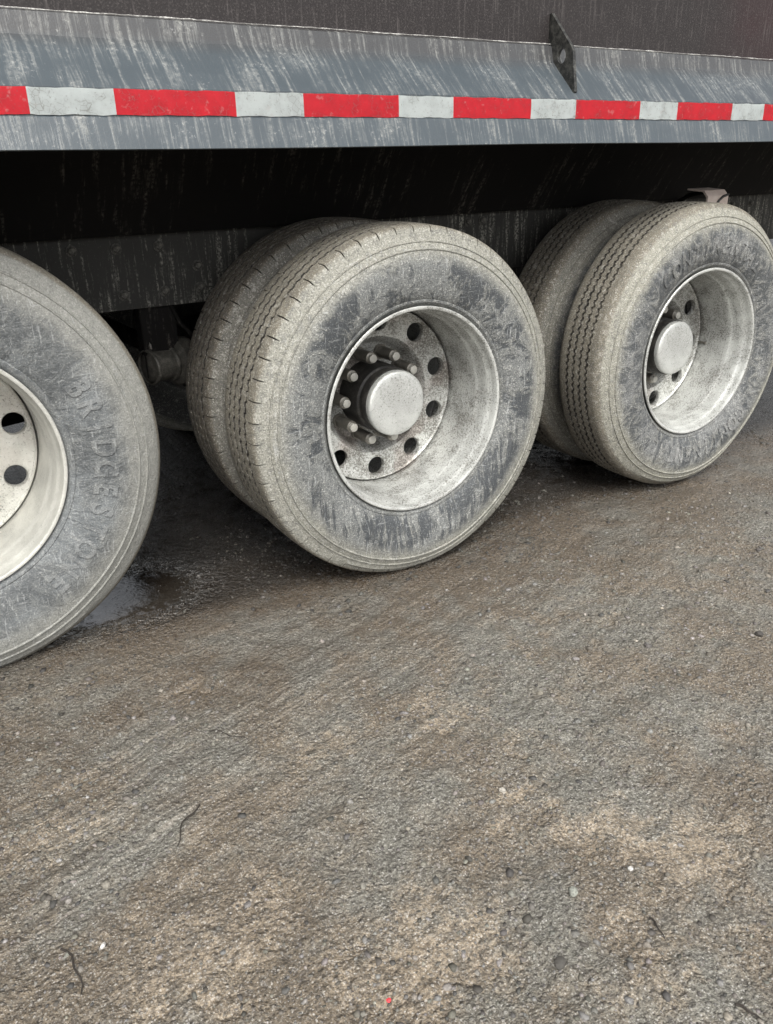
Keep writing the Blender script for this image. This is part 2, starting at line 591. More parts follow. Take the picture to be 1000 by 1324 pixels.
# ------------------------------------------------------------------ ground
def vnoise(x, y, seed):
    xi, yi = np.floor(x).astype(np.int64), np.floor(y).astype(np.int64)
    xf, yf = x-xi, y-yi
    xf, yf = xf*xf*(3-2*xf), yf*yf*(3-2*yf)

    def hsh(a, b):
        n = (a*374761393+b*668265263+seed*974711) & 0x7fffffff
        n = ((n ^ (n >> 13))*1274126177) & 0x7fffffff
        return ((n ^ (n >> 16)) & 0xffff)/65535.
    return (hsh(xi, yi)*(1-xf)+hsh(xi+1, yi)*xf)*(1-yf)+(hsh(xi, yi+1)*(1-xf)+hsh(xi+1, yi+1)*xf)*yf


def gheight(x, y):
    x = np.asarray(x, float)
    y = np.asarray(y, float)
    ca, sa = math.cos(R(15)), math.sin(R(15))
    s, t = x*ca+y*sa, -x*sa+y*ca
    h = .012*(vnoise(x*2.1, y*2.1, 1)-.5)+.013*(vnoise(x*7, y*7, 2)-.5)+.010*(vnoise(x*19, y*19, 3)-.5)
    h = h+.0042*(vnoise(x*46, y*46, 4)-.5)+.003*(vnoise(x*95, y*95, 5)-.5)
    h = h+.004*(vnoise(s*1.3, t*34, 6)-.5)
    near = np.exp(-((y-.3)/.5)**2)                     # packed flat along the wheel line
    h = h*(1-.55*near)
    # soft rise below the front axle
    h = h+.014*np.exp(-(((x+1.35)/.5)**2+((y-.28)/.45)**2))
    h = h*(1-.95*np.exp(-(((x+.90)/.26)**2+((y-.40)/.20)**2)))
    far = np.clip((np.hypot(x, y)-3.5)/4, 0, 1)
    return (h-.004)*(1-far)


def axis_pts(lo, hi, step, far):
    a = list(np.arange(lo, hi+1e-6, step))
    d, s = a[-1], step
    while d < far:
        s *= 1.35
        d += s
        a.append(d)
    d, s = a[0], step
    pre = []
    while d > -far:
        s *= 1.35
        d -= s
        pre.append(d)
    return np.array(pre[::-1]+a)


gx = axis_pts(-1.75, 2.6, .0068, 400)
gy = axis_pts(-1.75, 1.15, .0068, 400)
X, Y = np.meshgrid(gx, gy)
Z = gheight(X, Y)
nx, ny = len(gx), len(gy)
gme = bpy.data.meshes.new('ground')
gme.vertices.add(nx*ny)
gme.vertices.foreach_set('co', np.stack([X, Y, Z], -1).ravel())
idx = np.arange(nx*ny).reshape(ny, nx)
q = np.stack([idx[:-1, :-1], idx[:-1, 1:], idx[1:, 1:], idx[1:, :-1]], -1).reshape(-1, 4)
gme.loops.add(q.size)
gme.loops.foreach_set('vertex_index', q.ravel())
gme.polygons.add(len(q))
gme.polygons.foreach_set('loop_start', np.arange(len(q))*4)
gme.polygons.foreach_set('use_smooth', np.ones(len(q), bool))
gme.update()
gme.validate()
tanf = np.zeros_like(X)
for bx, by, sx, sy, a in ((-.40, -.70, .10, .06, .9), (-.70, -.62, .10, .07, .7), (-.46, -1.02, .11, .09, .8), (-.25, -1.32, .13, .09, 1.),
                          (-.75, -1.20, .22, .14, .9), (-1.03, -.95, .09, .09, .8), (-1.29, -.56, .14, .06, .7), (-1.15, -1.0, .15, .1, .8),
                          (-.36, -.86, .12, .07, .6), (-.36, -1.18, .12, .09, .9), (-.9, -.22, .1, .03, .5), (.1, -.55, .3, .12, .35), (-.5, -1.42, .2, .1, .5)):
    sx, sy = sx*1.15, sy*1.15
    tanf = np.maximum(tanf, a*np.exp(-(((X-bx)/sx)**2+((Y-by)/sy)**2)))
for bx, by, s_, a in ((-.47, -.86, .09, .8), (-.63, -.95, .08, .6), (-.51, -1.20, .06, .7), (-.65, -1.14, .06, .6), (-.61, -1.31, .07, .7)):
    tanf = tanf-a*np.exp(-(((X-bx)**2+(Y-by)**2)/s_**2))
wet_shadef = np.clip(1.0/(1+np.exp(-(Y+.07-.22*(vnoise(X*1.6, Y*5, 9)-.5))/.13)), 0, 1)*.95
wet_shadef = np.maximum(wet_shadef, .50*np.exp(-((Y+.2)/.25)**2))
wet_shadef = np.where(Y > .25, np.maximum(wet_shadef, np.clip(.75+(Y-.25)*.8, 0, 1)), wet_shadef)  # rises under the truck so its shade goes into the soil colour
pud = np.exp(-(((X+.92)/.30)**2+((Y-.38)/.22)**2))
stk = np.exp(-((Y+.25-.25*X)/.38)**2)*np.clip(1.2-.6*np.abs(X+.8), 0, 1)
for nm, arr in (('tan', tanf), ('wet_shade', wet_shadef), ('streak', stk), ('puddle', pud)):
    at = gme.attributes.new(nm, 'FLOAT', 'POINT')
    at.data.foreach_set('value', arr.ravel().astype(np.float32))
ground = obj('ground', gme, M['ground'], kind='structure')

# ------------------------------------------------------------------ the truck
CY = 1.24                                           # centre line of the truck
XA, XB = -5.2, 4.6
truck = obj('dump_truck', None, None, loc=(0, 0, 0), label='mud spattered heavy truck with red and white tape above big dirty wheels', cat='truck')

# folded lower rail: lip, tape face, sloping ledge, upright band
RAILP = [(-.062, 1.3015), (-.040, 1.3655), (-.036, 1.3690), (-.036, 1.4235), (.075, 1.5285), (.088, 1.5735), (.104, 1.5790)]


def strip(name, prof, x0, x1, nseg, thick, soot=None):
    """folded sheet with thickness; uv in metres; dents by a slow wobble"""
    n = len(prof)
    arc = [0]
    for a, c in zip(prof[:-1], prof[1:]):
        arc.append(arc[-1]+math.hypot(c[0]-a[0], c[1]-a[1]))
    sub = []
    for i in range(n-1):
        for k in range(4):
            t = k/4
            sub.append((prof[i][0]+(prof[i+1][0]-prof[i][0])*t, prof[i][1]+(prof[i+1][1]-prof[i][1])*t, arc[i]+(arc[i+1]-arc[i])*t))
    sub.append((*prof[-1], arc[-1]))
    bm = bmesh.new()
    uvl = bm.loops.layers.uv.new('UVMap')
    rows = []
    for i in range(nseg+1):
        x = x0+(x1-x0)*i/nseg
        rows.append([bm.verts.new((x, y+.0016*math.sin(x*5.1+a*9)*math.sin(x*1.7+2), z+.0012*math.sin(x*3.7+a*14))) for y, z, a in sub])
    for i in range(nseg):
        for k in range(len(sub)-1):
            fc = bm.faces.new((rows[i][k], rows[i+1][k], rows[i+1][k+1], rows[i][k+1]))
            for lp, (ii, kk) in zip(fc.loops, ((i, k), (i+1, k), (i+1, k+1), (i, k+1))):
                lp[uvl].uv = (x0+(x1-x0)*ii/nseg, sub[kk][2])
    fs = list(bm.faces)
    bmesh.ops.recalc_face_normals(bm, faces=fs)
    for fc in fs:
        if fc.normal.y > 0:
            fc.normal_flip()
    bmesh.ops.solidify(bm, geom=fs, thickness=thick)
    me = bpy.data.meshes.new(name)
    bm.to_mesh(me)
    bm.free()
    me.polygons.foreach_set('use_smooth', [True]*len(me.polygons))
    me.set_sharp_from_angle(angle=R(20))
    at = me.attributes.new('soot', 'FLOAT', 'POINT')
    at.data.foreach_set('value', [min(1, max(0, (p.co.z-1.500)/.04)) for p in me.vertices])
    return me


rail = obj('lower_rail', strip('lower_rail', RAILP, XA, XB, 240, .006), M['rail'], truck)
# bright dirt bead along the top fold and the dark seam under the tape
sm = mat_simple('pale_dirt_bead', (.22, .21, .20), .9, 0, .5, 25, (.62, .61, .58), .9)
bp = [(XA+i*.02, .0915+.0004*math.sin(i*1.3), 1.5792+.0006*math.sin(i*.31)+.0004*math.sin(i*2.7)) for i in range(int((XB-XA)/.02))]
obj('weld_seam', tube('weld_seam', bp, [.0009+.0012*random.random()**2 for _ in bp], 6), sm, rail)
body = obj('body_wall', extrude_yz('body_wall', [(.104, 1.40), (.104, 2.75), (.060, 2.76), (.060, 2.85), (.17, 2.85), (.17, 1.40)], XA, XB), M['body'], truck)
obj('body_wall', extrude_yz('body_wall_far', [(2*CY-.104, 1.40), (2*CY-.17, 1.40), (2*CY-.17, 2.85), (2*CY-.104, 2.85)], XA, XB), M['body'], truck)
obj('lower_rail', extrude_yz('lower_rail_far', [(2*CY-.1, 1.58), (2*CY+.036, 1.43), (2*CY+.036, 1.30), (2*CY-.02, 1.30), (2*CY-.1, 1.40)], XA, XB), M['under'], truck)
obj('headboard', extrude_yz('headboard', [(.172, 1.40), (.172, 2.8), (2*CY-.172, 2.8), (2*CY-.172, 1.40)], XA+.02, XA+.1), M['body'], truck)
obj('tailgate', extrude_yz('tailgate', [(.172, 1.40), (.172, 2.8), (2*CY-.172, 2.8), (2*CY-.172, 1.40)], XB-.1, XB-.02), M['body'], truck)
# belly: flat pan behind the lip, then a plate sloping in towards the frame
obj('belly_plate', extrude_yz('belly_plate', [(-.028, 1.352), (.46, 1.352), (.652, 1.072), (2*CY-.652, 1.072), (2*CY-.46, 1.352), (2*CY-.02, 1.352), (2*CY-.02, 1.372), (-.028, 1.372)], XA+.03, XB-.03), M['under'], truck)
# frame rails with bolts
fr = obj('frame_rail', extrude_yz('frame_rail', [(.700, .841), (.700, 1.068), (.790, 1.068), (.790, 1.058), (.712, 1.058), (.712, .851), (.790, .851), (.790, .841)], XA+.1, XB-.1), M['frame'], truck)
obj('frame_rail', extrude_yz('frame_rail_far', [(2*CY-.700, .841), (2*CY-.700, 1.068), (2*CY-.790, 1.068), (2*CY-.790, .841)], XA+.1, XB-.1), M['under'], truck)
bolt_me = lathe('bolt', [(0, -.012), (.009, -.0115), (.012, -.009), (.012, -.004), (.0175, -.0035), (.0175, .002), (0, .002)], 12, 30)
for x, z in ((-.806, 1.033), (-.670, 1.030), (-.533, 1.030), (-.411, .960), (-.667, .887), (-.532, .888), (.729, 1.036), (.800, 1.038), (-.41, .89), (.66, .95), (.73, .90), (2.4, 1.03), (2.55, 1.03)):
    obj('bolt', bolt_me, M['bolt'], fr, loc=(x, .6995, z))
for i in range(7):
    x = -4.4+i*1.3
    box('cross_member', (x, .792, .86), (x+.09, 2*CY-.792, 1.04), M['under'], truck)

for x0, x1 in ((-5., -3.6), (-3.59, -2.3), (-2.29, -1.0), (-.33, .9), (.91, 2.3), (2.31, 4.3)):  # added unseen panels that block far-side light; the gap feeds the puddle reflection
    box('light_blocker', (x0, 2*CY+.005, .22), (x1, 2*CY+.03, 1.298), M['under'], truck)

# reflective tape strips: 11 inch red, 7 inch white
TP = .4572
TX = -.8173
for k in range(-9, 12):
    for colr, a, ln in (('red', 0, .2794), ('white', .2794, .1778)):
        x0 = TX+k*TP+a
        x1 = x0+ln
        if x0 < XA+.05 or x1 > XB-.05:
            continue
        bm = bmesh.new()
        n = 12
        rows = []
        for i in range(n+1):
            x = x0+(x1-x0)*i/n
            w0 = .0009*math.sin(x*61)+.0006*math.sin(x*143)
            yy = -.0385+.0016*math.sin(x*5.1+.6)*math.sin(x*1.7+2)-.0005-.0004*math.sin(x*90)
            rows.append([bm.verts.new((x, yy, 1.3695+w0)), bm.verts.new((x, yy-.0006, 1.395)), bm.verts.new((x, yy, 1.4205+w0*.8))])
        for i in range(n):
            for j in range(2):
                bm.faces.new((rows[i][j], rows[i+1][j], rows[i+1][j+1], rows[i][j+1]))
        bmesh.ops.solidify(bm, geom=list(bm.faces), thickness=.0008)
        obj('reflective_tape', from_bm(bm, 'reflective_tape', 40), M[colr], rail)


def gusset(x):
    out = [(.102, 1.660), (.094, 1.661), (.004, 1.566), (-.004, 1.552), (-.022, 1.444), (-.018, 1.4400), (.0745, 1.5275), (.0875, 1.5745), (.102, 1.582)]
    hc, hr, n = (.042, 1.543), .0175, 20
    bm = bmesh.new()
    a = [bm.verts.new((x, y, z)) for y, z in out]
    h = [bm.verts.new((x, hc[0]+hr*math.cos(2*math.pi*i/n), hc[1]+1.15*hr*math.sin(2*math.pi*i/n))) for i in range(n)]
    es = [bm.edges.new((a[i], a[(i+1) % len(a)])) for i in range(len(a))]+[bm.edges.new((h[i], h[(i+1) % n])) for i in range(n)]
    bmesh.ops.triangle_fill(bm, edges=es, use_beauty=True)
    bmesh.ops.solidify(bm, geom=list(bm.faces), thickness=.011)
    return from_bm(bm, 'gusset_plate', 30)


obj('gusset_plate', gusset(.572), M['plate'], truck)
g2 = gusset(.572)
obj('gusset_plate', g2, M['plate'], truck, loc=(-2.2, 0, 0))


# ------------------------------------------------------------------ wheels
def tyre(name, RO, RF, ZC, pitches, grooves, amp, notch, cut, square=False):
    """lathe with a cut tread. Columns run from outer bead to inner bead; local centre at the hub, y=0 the outer rim flange"""
    D = RO-RF
    side = [(-.03, .016), (.015, .006), (.05, -.003), (.075, -.0045), (.085, -.0030), (.10, -.0062), (.20, -.0135), (.30, -.019), (.42, -.0228), (.52, -.0232), (.60, -.021),
            (.66, -.0172), (.705, -.0138), (.712, -.0165), (.722, -.0165), (.73, -.0118), (.77, -.0075), (.80, -.0035), (.805, -.0058), (.815, -.0056), (.82, -.0012), (.86, .0045), (.90, .0095), (.935, .0145), (.965, .0205), (.985, .0265)]
    se = .032
    if square:
        side = side[:-5]+[(.86, .0035), (.90, .0065), (.935, .0092), (.965, .0120), (.986, .0160)]
        se = .021
    W = .24
    cols = []                                        # (y, r, kind)
    for qf, y in side:
        cols.append((y, RF+qf*D, 's' if qf < .93 else 'n'))

    def crown(y): return RO+.004-.0035*((y-W/2)/.1)**2
    cols.append((se, crown(.032)-.0015, 'n'))
    cols.append((.040, crown(.040), 'n'))
    cols.append((.050, crown(.050), 'e'))
    for gc, gw in grooves:
        for dy, dp in ((-gw/2, 0), (-gw/2+.0004, .0018), (-gw/2+.0012, cut), (gw/2-.0012, cut), (gw/2-.0004, .0018), (gw/2, 0)):
            cols.append((gc+dy, crown(gc+dy)-dp, 'z', dy))
    ye = W-.050
    cols.append((ye, crown(ye), 'e'))
    cols.append((W-.040, crown(.040), 'n'))
    cols.append((W-se, crown(.032)-.0015, 'n'))
    for qf, y in side[::-1]:
        cols.append((W-y, RF+qf*D, 's' if qf < .93 else 'n'))
    fr_ = [0, .035, .05, .085, .10, .20, .25, .45, .50, .70, .75, .95]
    th, zz, nt_, sip = [], [], [], []
    for p in range(pitches):
        for fq in fr_:
            th.append(2*math.pi*(p+fq)/pitches)
            zz.append(1. if .22 < fq < .47 or fq > .72 else -1.)
            nt_.append(1. if fq in (.05, .085) else 0.)
            sip.append(1. if fq in (0, .20, .25, .45, .50, .70, .75, .95) else 0.)
    v, f, grv = [], [], []
    gw_ = grooves[0][1]
    wide = 1.5
    K = len(cols)
    floor = -(ZC-.001)
    for a, z1, n1, s1 in zip(th, zz, nt_, sip):
        ca, sa = math.cos(a), math.sin(a)
        wear = .0012*math.sin(a*3+RO*40)+.0008*math.sin(a*7)
        for cc in cols:
            y, r, k = cc[:3]
            dy_ = cc[3] if len(cc) > 3 else 0
            yy, rr = y, r
            grv.append(1. if k == 'z' and abs(dy_) < .5*gw_-.0003 else (min(1, max(0, (r-RO+.020)/.018)) if k == 'n' and n1 and notch else 0.))
            if k == 'z':
                yy = y+amp*z1
                if s1:
                    yy += (.0016 if dy_ > 0 else -.0016)*wide
            elif k == 'n' and n1 and notch:
                wq = min(1, max(.15, (r-RO+.020)/.018))
                rr -= notch*wq
                yy += (.004 if y < .12 else -.004)*wq
            if k != 's':
                rr += wear
            z = rr*sa
            if z < floor:
                z = floor
            if z < -.38 and k == 's':                # bulge over the contact patch
                yy += (-.012 if y < .12 else .012)*min(1, max(0, (-.38-z)/.12))**1.5
            v.append((rr*ca, yy, z))
    N = len(th)
    for i in range(N):
        j = (i+1) % N
        for c_ in range(K-1):
            f.append((i*K+c_, i*K+c_+1, j*K+c_+1, j*K+c_))
    me = mesh(name, v, f, 32)
    at = me.attributes.new('groove', 'FLOAT', 'POINT')
    at.data.foreach_set('value', grv)
    return me


def disc(name, holes, a0, yd=.239, rh=.247, hr=.0335):
    """steel disc with round hand holes, thick rolled edge and a dished bolt face"""
    bm = bmesh.new()
    n = 32
    r0, r1 = .198, .284
    sec = 2*math.pi/holes

    def P(r, a, y): return (r*math.cos(a), y, r*math.sin(a))

    def ycurve(r): return yd-.006*max(0, (r-.262)/.03)+.004*max(0, (.225-r)/.03)
    for s_ in range(holes):
        ac = a0+s_*sec
        c = Vector((rh*math.cos(ac), 0, rh*math.sin(ac)))
        ring, outer, low = [], [], []
        er, et = Vector((math.cos(ac), 0, math.sin(ac))), Vector((-math.sin(ac), 0, math.cos(ac)))
        for i in range(n):
            t = 2*math.pi*i/n
            p = c+er*math.cos(t)*hr+et*math.sin(t)*hr
            pc = c+er*math.cos(t)*(hr-.0025)+et*math.sin(t)*(hr-.0025)
            ring.append(bm.verts.new((p.x, ycurve(math.hypot(p.x, p.z)), p.z)))
            low.append(bm.verts.new((pc.x, yd+.003, pc.z)))
            # ray to sector boundary in (r, angle) space
            dr, da = math.cos(t)*.043, math.sin(t)*sec/2
            k = 1/max(abs(math.cos(t)), abs(math.sin(t)), 1e-6)
            rr = rh+max(-(rh-r0), min(r1-rh, math.cos(t)*k*((r1-rh) if math.cos(t) > 0 else (rh-r0))))
            aa = ac+max(-sec/2, min(sec/2, da*k))
            outer.append(bm.verts.new(P(rr, aa, ycurve(rr))))
        deep = [bm.verts.new((q_.co.x, yd+.016, q_.co.z)) for q_ in low]
        for i in range(n):
            j = (i+1) % n
            bm.faces.new((ring[i], ring[j], outer[j], outer[i]))
            bm.faces.new((low[i], low[j], ring[j], ring[i]))
            bm.faces.new((deep[i], deep[j], low[j], low[i]))
    bmesh.ops.remove_doubles(bm, verts=bm.verts, dist=2e-4)
    N = 120

    def ringset(prof):
        rows = []
        for i in range(N):
            a = 2*math.pi*i/N
            rows.append([bm.verts.new(P(r, a, y)) for r, y in prof])
        for i in range(N):
            for k in range(len(prof)-1):
                bm.faces.new((rows[i][k], rows[i][k+1], rows[(i+1) % N][k+1], rows[(i+1) % N][k]))
    ringset([(r1-.0006, ycurve(r1)+.0002), (.2885, yd-.0095), (.2915, yd-.0085), (.2935, yd-.004), (.2935, yd+.012)])
    ringset([(r0+.0006, ycurve(r0)+.0002), (.188, yd+.016), (.178, yd+.040), (.172, yd+.056), (.165, yd+.061), (.118, yd+.061), (.110, yd+.062)])
    return from_bm(bm, name, 40)


def barrel(name, RF):
    s = RF/.324
    pr = [(.316, .006), (.3195, .0015), (.3235, -.0005), (.3245, -.0035), (.3225, -.0065), (.3185, -.0070), (.3145, -.0050), (.3125, .0005), (.3115, .010), (.3105, .020), (.3060, .028), (.3035, .036),
          (.3020, .060), (.3010, .078), (.2990, .083), (.2975, .088), (.2970, .105), (.2968, .150), (.2975, .210), (.2975, .30)]
    return lathe(name, [(r*s, y) for r, y in pr], 144, 35)


def nut_mesh():
    bm = bmesh.new()

    def cyl(r, y0, y1, n, mi, dome=0.):
        a = [bm.verts.new((r*math.cos(2*math.pi*i/n), y0, r*math.sin(2*math.pi*i/n))) for i in range(n)]
        b_ = [bm.verts.new((r*math.cos(2*math.pi*i/n), y1, r*math.sin(2*math.pi*i/n))) for i in range(n)]
        fs = [bm.faces.new((a[i], a[(i+1) % n], b_[(i+1) % n], b_[i])) for i in range(n)]
        if dome:
            c_ = [bm.verts.new((v_.co.x*.7, y1-dome, v_.co.z*.7)) for v_ in b_]
            fs += [bm.faces.new((b_[i], b_[(i+1) % n], c_[(i+1) % n], c_[i])) for i in range(n)]
            fs.append(bm.faces.new(c_))
        else:
            fs.append(bm.faces.new(b_))
        for q_ in fs:
            q_.material_index = mi
    cyl(.0245, .0, -.010, 20, 0)
    cyl(.0205, -.008, -.028, 6, 0, .003)
    cyl(.0195, -.026, -.090, 16, 0, .003)
    cyl(.0138, -.089, -.104, 14, 1, .0022)
    return from_bm(bm, 'lug_nut', 35)


NUT = nut_mesh()
CAPM = lathe('hub_cap', [(0, .1105), (.03, .1107), (.06, .1115), (.085, .1128), (.097, .1145), (.1035, .1175), (.1065, .1215), (.1072, .127), (.1072, .143)], 64, 50)
HUBM = lathe('hub', [(.1040, .136), (.1095, .137), (.1105, .142), (.1105, .156), (.104, .158), (.1035, .185), (.110, .190), (.1125, .205), (.1125, .305)], 64, 35)
DRUM = lathe('brake_drum', [(0, .30), (.20, .30), (.215, .31), (.215, .50), (.19, .52), (0, .52)], 48, 35)
AXLEM = lathe('axle_tube', [(0, .0), (.065, .0), (.065, 1.3), (0, 1.3)], 24, 35)


def letters(name, text, r, a_mid, size, spacing, RO, lean=0., proud=.0028):
    """raised sidewall lettering, tops outward, read clockwise"""
    out = []
    n = len(text)
    for i, ch in enumerate(text):
        vs, fs = [], []
        cu = bpy.data.curves.new('t', 'FONT')
        cu.body = ch
        cu.size = size*1.38
        cu.align_x = 'CENTER'
        cu.extrude = .003
        cu.offset = .0028
        cu.resolution_u = 3
        to = bpy.data.objects.new('t', cu)
        col.objects.link(to)
        dg = bpy.context.evaluated_depsgraph_get()
        me = to.evaluated_get(dg).to_mesh()
        a = a_mid-(i-(n-1)/2)*spacing
        er = Vector((math.cos(a), 0, math.sin(a)))
        et = Vector((math.sin(a), 0, -math.cos(a)))
        base = len(vs)
        for v_ in me.vertices:
            px, py = .80*(v_.co.x+lean*v_.co.y), v_.co.y
            rad = r+py
            # follow the bulge of the sidewall
            qf = (rad-.324)/(RO-.324)
            ys = float(np.interp(qf, [.1, .2, .3, .42, .52, .6, .66, .70, .77], [-.0062, -.0135, -.019, -.0228, -.0232, -.021, -.0172, -.0138, -.0075]))
            y = ys-proud if v_.co.z > 0 else ys+.003
            p = er*rad+et*px
            if p.z < -.38:
                y -= .012*min(1, (-.38-p.z)/.12)**1.5
            vs.append((p.x, y, p.z))
        for pl in me.polygons:
            fs.append(tuple(base+k for k in pl.vertices))
        to.to_mesh_clear()
        bpy.data.objects.remove(to)
        bpy.data.curves.remove(cu)
        out.append(mesh(name, vs, fs, 25))
    return out


ZC = .545
GR_MID = [(.064, .0086), (.101, .0086), (.139, .0086), (.176, .0086)]
GR_RIGHT = [(.072, .0074), (.104, .0074), (.136, .0074), (.168, .0074)]
T_MID = tyre('tyre_mid', .550, .324, ZC, 56, GR_MID, .0030, .012, .015, True)
T_RIGHT = tyre('tyre_right', .5505, .324, ZC, 66, GR_RIGHT, .0030, 0, .011)
ZL = .579
T_LEFT = tyre('tyre_left', .584, .324, ZL, 60, GR_RIGHT, .002, 0, .006)
B24 = barrel('rim', .324)
BL = barrel('rim_left', .324)
BR = barrel('rim_right', .324)


def wheel(label, loc, tm, tmat, bm_, rmat, hole_a, nut_a, full=True, flip=False):
    w_ = obj('wheel', None, None, truck, loc=loc, rot=(0, 0, math.pi if flip else 0), label=label)
    obj('tyre', tm, tmat, w_)
    obj('rim', bm_, rmat, w_)
    if full:
        obj('disc', disc('disc', 10, hole_a), rmat, w_)
        for k in range(10):
            a = nut_a+k*math.pi/5
            obj('lug_nut', NUT, [M['nut'], M['tip']], w_, loc=(.1429*math.cos(a), .2995, .1429*math.sin(a)), rot=(0, random.uniform(0, 1), 0))
        obj('hub', HUBM, M['hub'], w_)
        obj('hub_cap', CAPM, M['cap'], w_)
    return w_


DS = .338                                           # dual spacing
wm_ = wheel('mud caked outer wheel with black drip marks, in the middle', (0, 0, ZC), T_MID, M['tyre_mid'], B24, M['rim_mid'], .8941, 3.0968)
wr_ = wheel('dusty outer wheel with raised letters and a valve stem, at the right', (1.35, -.002, ZC), T_RIGHT, M['tyre_right'], BR, M['rim_right'], .53, R(51))
wl_ = wheel('cleaner front wheel with cream rim, cut by the left edge', (-1.3487, .141, ZL), T_LEFT, M['tyre_left'], BL, M['rim_left'], .16, .3)
for par, mt, txt, r_, am, ro in ((wl_, 'letter_left', 'BRIDGESTONE', .392, -15, .584), (wr_, 'letter_right', 'CONTINENTAL', .380, -85, .5505), (wr_, 'letter_right', 'CONTINENTAL', .380, 92, .5505)):
    for me_ in letters('letter', txt, r_, R(am), .060, R(8.0), ro, .10, .0031):
        obj('letter', me_, M[mt], par)
obj('valve_stem', tube('valve_stem', [(.286, .262, -.028), (.288, .235, -.028), (.292, .205, -.029), (.293, .196, -.029)], [.004, .004, .0045, .007], 8), M['nut'], wr_)
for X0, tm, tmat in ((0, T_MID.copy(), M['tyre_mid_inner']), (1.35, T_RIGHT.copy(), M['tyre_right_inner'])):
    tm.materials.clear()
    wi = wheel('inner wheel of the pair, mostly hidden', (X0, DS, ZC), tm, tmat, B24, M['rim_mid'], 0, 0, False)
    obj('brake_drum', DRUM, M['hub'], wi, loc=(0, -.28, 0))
# far side
for X0, z, tm, tmat, dy in ((0, ZC, T_MID, M['tyre_mid'], 0), (1.35, ZC, T_RIGHT, M['tyre_right'], 0), (-1.3487, ZL, T_LEFT, M['tyre_left'], .141)):
    ws = wheel('wheel on the far side', (X0, 2*CY-dy, z), tm, tmat, B24, M['rim_mid'], 0, 0, False, True)
    obj('brake_drum', DRUM, M['hub'], ws)
    if dy == 0:
        wheel('inner wheel on the far side', (X0, 2*CY-DS, z), tm, tmat, B24, M['rim_mid'], 0, 0, False, True)
    obj('axle', AXLEM, M['under'], truck, loc=(X0, .58, z))
    # suspension: hanger and trailing beam under the rail
    for yy in (.73, 2*CY-.79):
        if X0 != 0 or yy < 1:
            box('spring_hanger', (X0-.62, yy-.012, .60), (X0-.50, yy+.055, .845), M['under'], truck)
        obj('trailing_beam', tube('trailing_beam', [(X0-.56, yy+.02, .66), (X0-.25, yy+.02, z-.07), (X0+.32, yy+.02, z-.02)], .04, 10), M['under'], truck)
        obj('air_spring', lathe('air_spring', [(0, -.12), (.10, -.12), (.125, -.08), (.125, -.03), (.105, 0), (.125, .03), (.125, .08), (.10, .12), (0, .12)], 32, 40), M['hub'], truck, loc=(X0+.30, yy+.03, .72), rot=(R(90), 0, 0))

# brake chamber that peeks out between the wheels
bc = obj('brake_chamber', lathe('brake_chamber', [(0, -.075), (.040, -.075), (.052, -.068), (.054, -.02), (.055, .0), (.060, .002), (.063, .010), (.060, .018), (.068, .02), (.082, .03), (.086, .06), (.080, .085), (0, .09)], 40, 35), M['chamber'], truck, loc=(-.545, .74, .640), rot=(0, R(10), R(-72)))
obj('clamp_ring', lathe('clamp_ring', [(.054, -.078), (.060, -.076), (.062, -.070), (.060, -.064), (.054, -.062)], 40, 35), M['chamber'], bc)
obj('air_hose', tube('air_hose', [(-.60, .72, .70), (-.60, .73, .75), (-.57, .75, .80), (-.50, .76, .83)], .007, 8), M['chamber'], truck)
obj('air_hose', tube('air_hose', [(-.52, .72, .86), (-.49, .72, .78), (-.44, .72, .72), (-.40, .73, .66)], .008, 8), M['under'], truck)
# bracket over the rear tyre
bx = obj('fender_bracket', extrude_yz('fender_bracket', [(.150, 1.040), (.150, 1.112), (.172, 1.134), (.250, 1.140), (.250, 1.134), (.176, 1.128), (.157, 1.108), (.157, 1.040)], 1.475, 1.60), M['bracket'], truck)
obj('bracket_rib', tube('bracket_rib', [(1.525, .148, 1.075), (1.54, .146, 1.096), (1.565, .148, 1.110), (1.602, .152, 1.116)], .005, 8), M['hub'], bx)
obj('bracket_arm', tube('bracket_arm', [(1.56, .245, 1.125), (1.74, .45, 1.10), (2.0, .72, 1.05)], .010, 10), M['under'], bx)


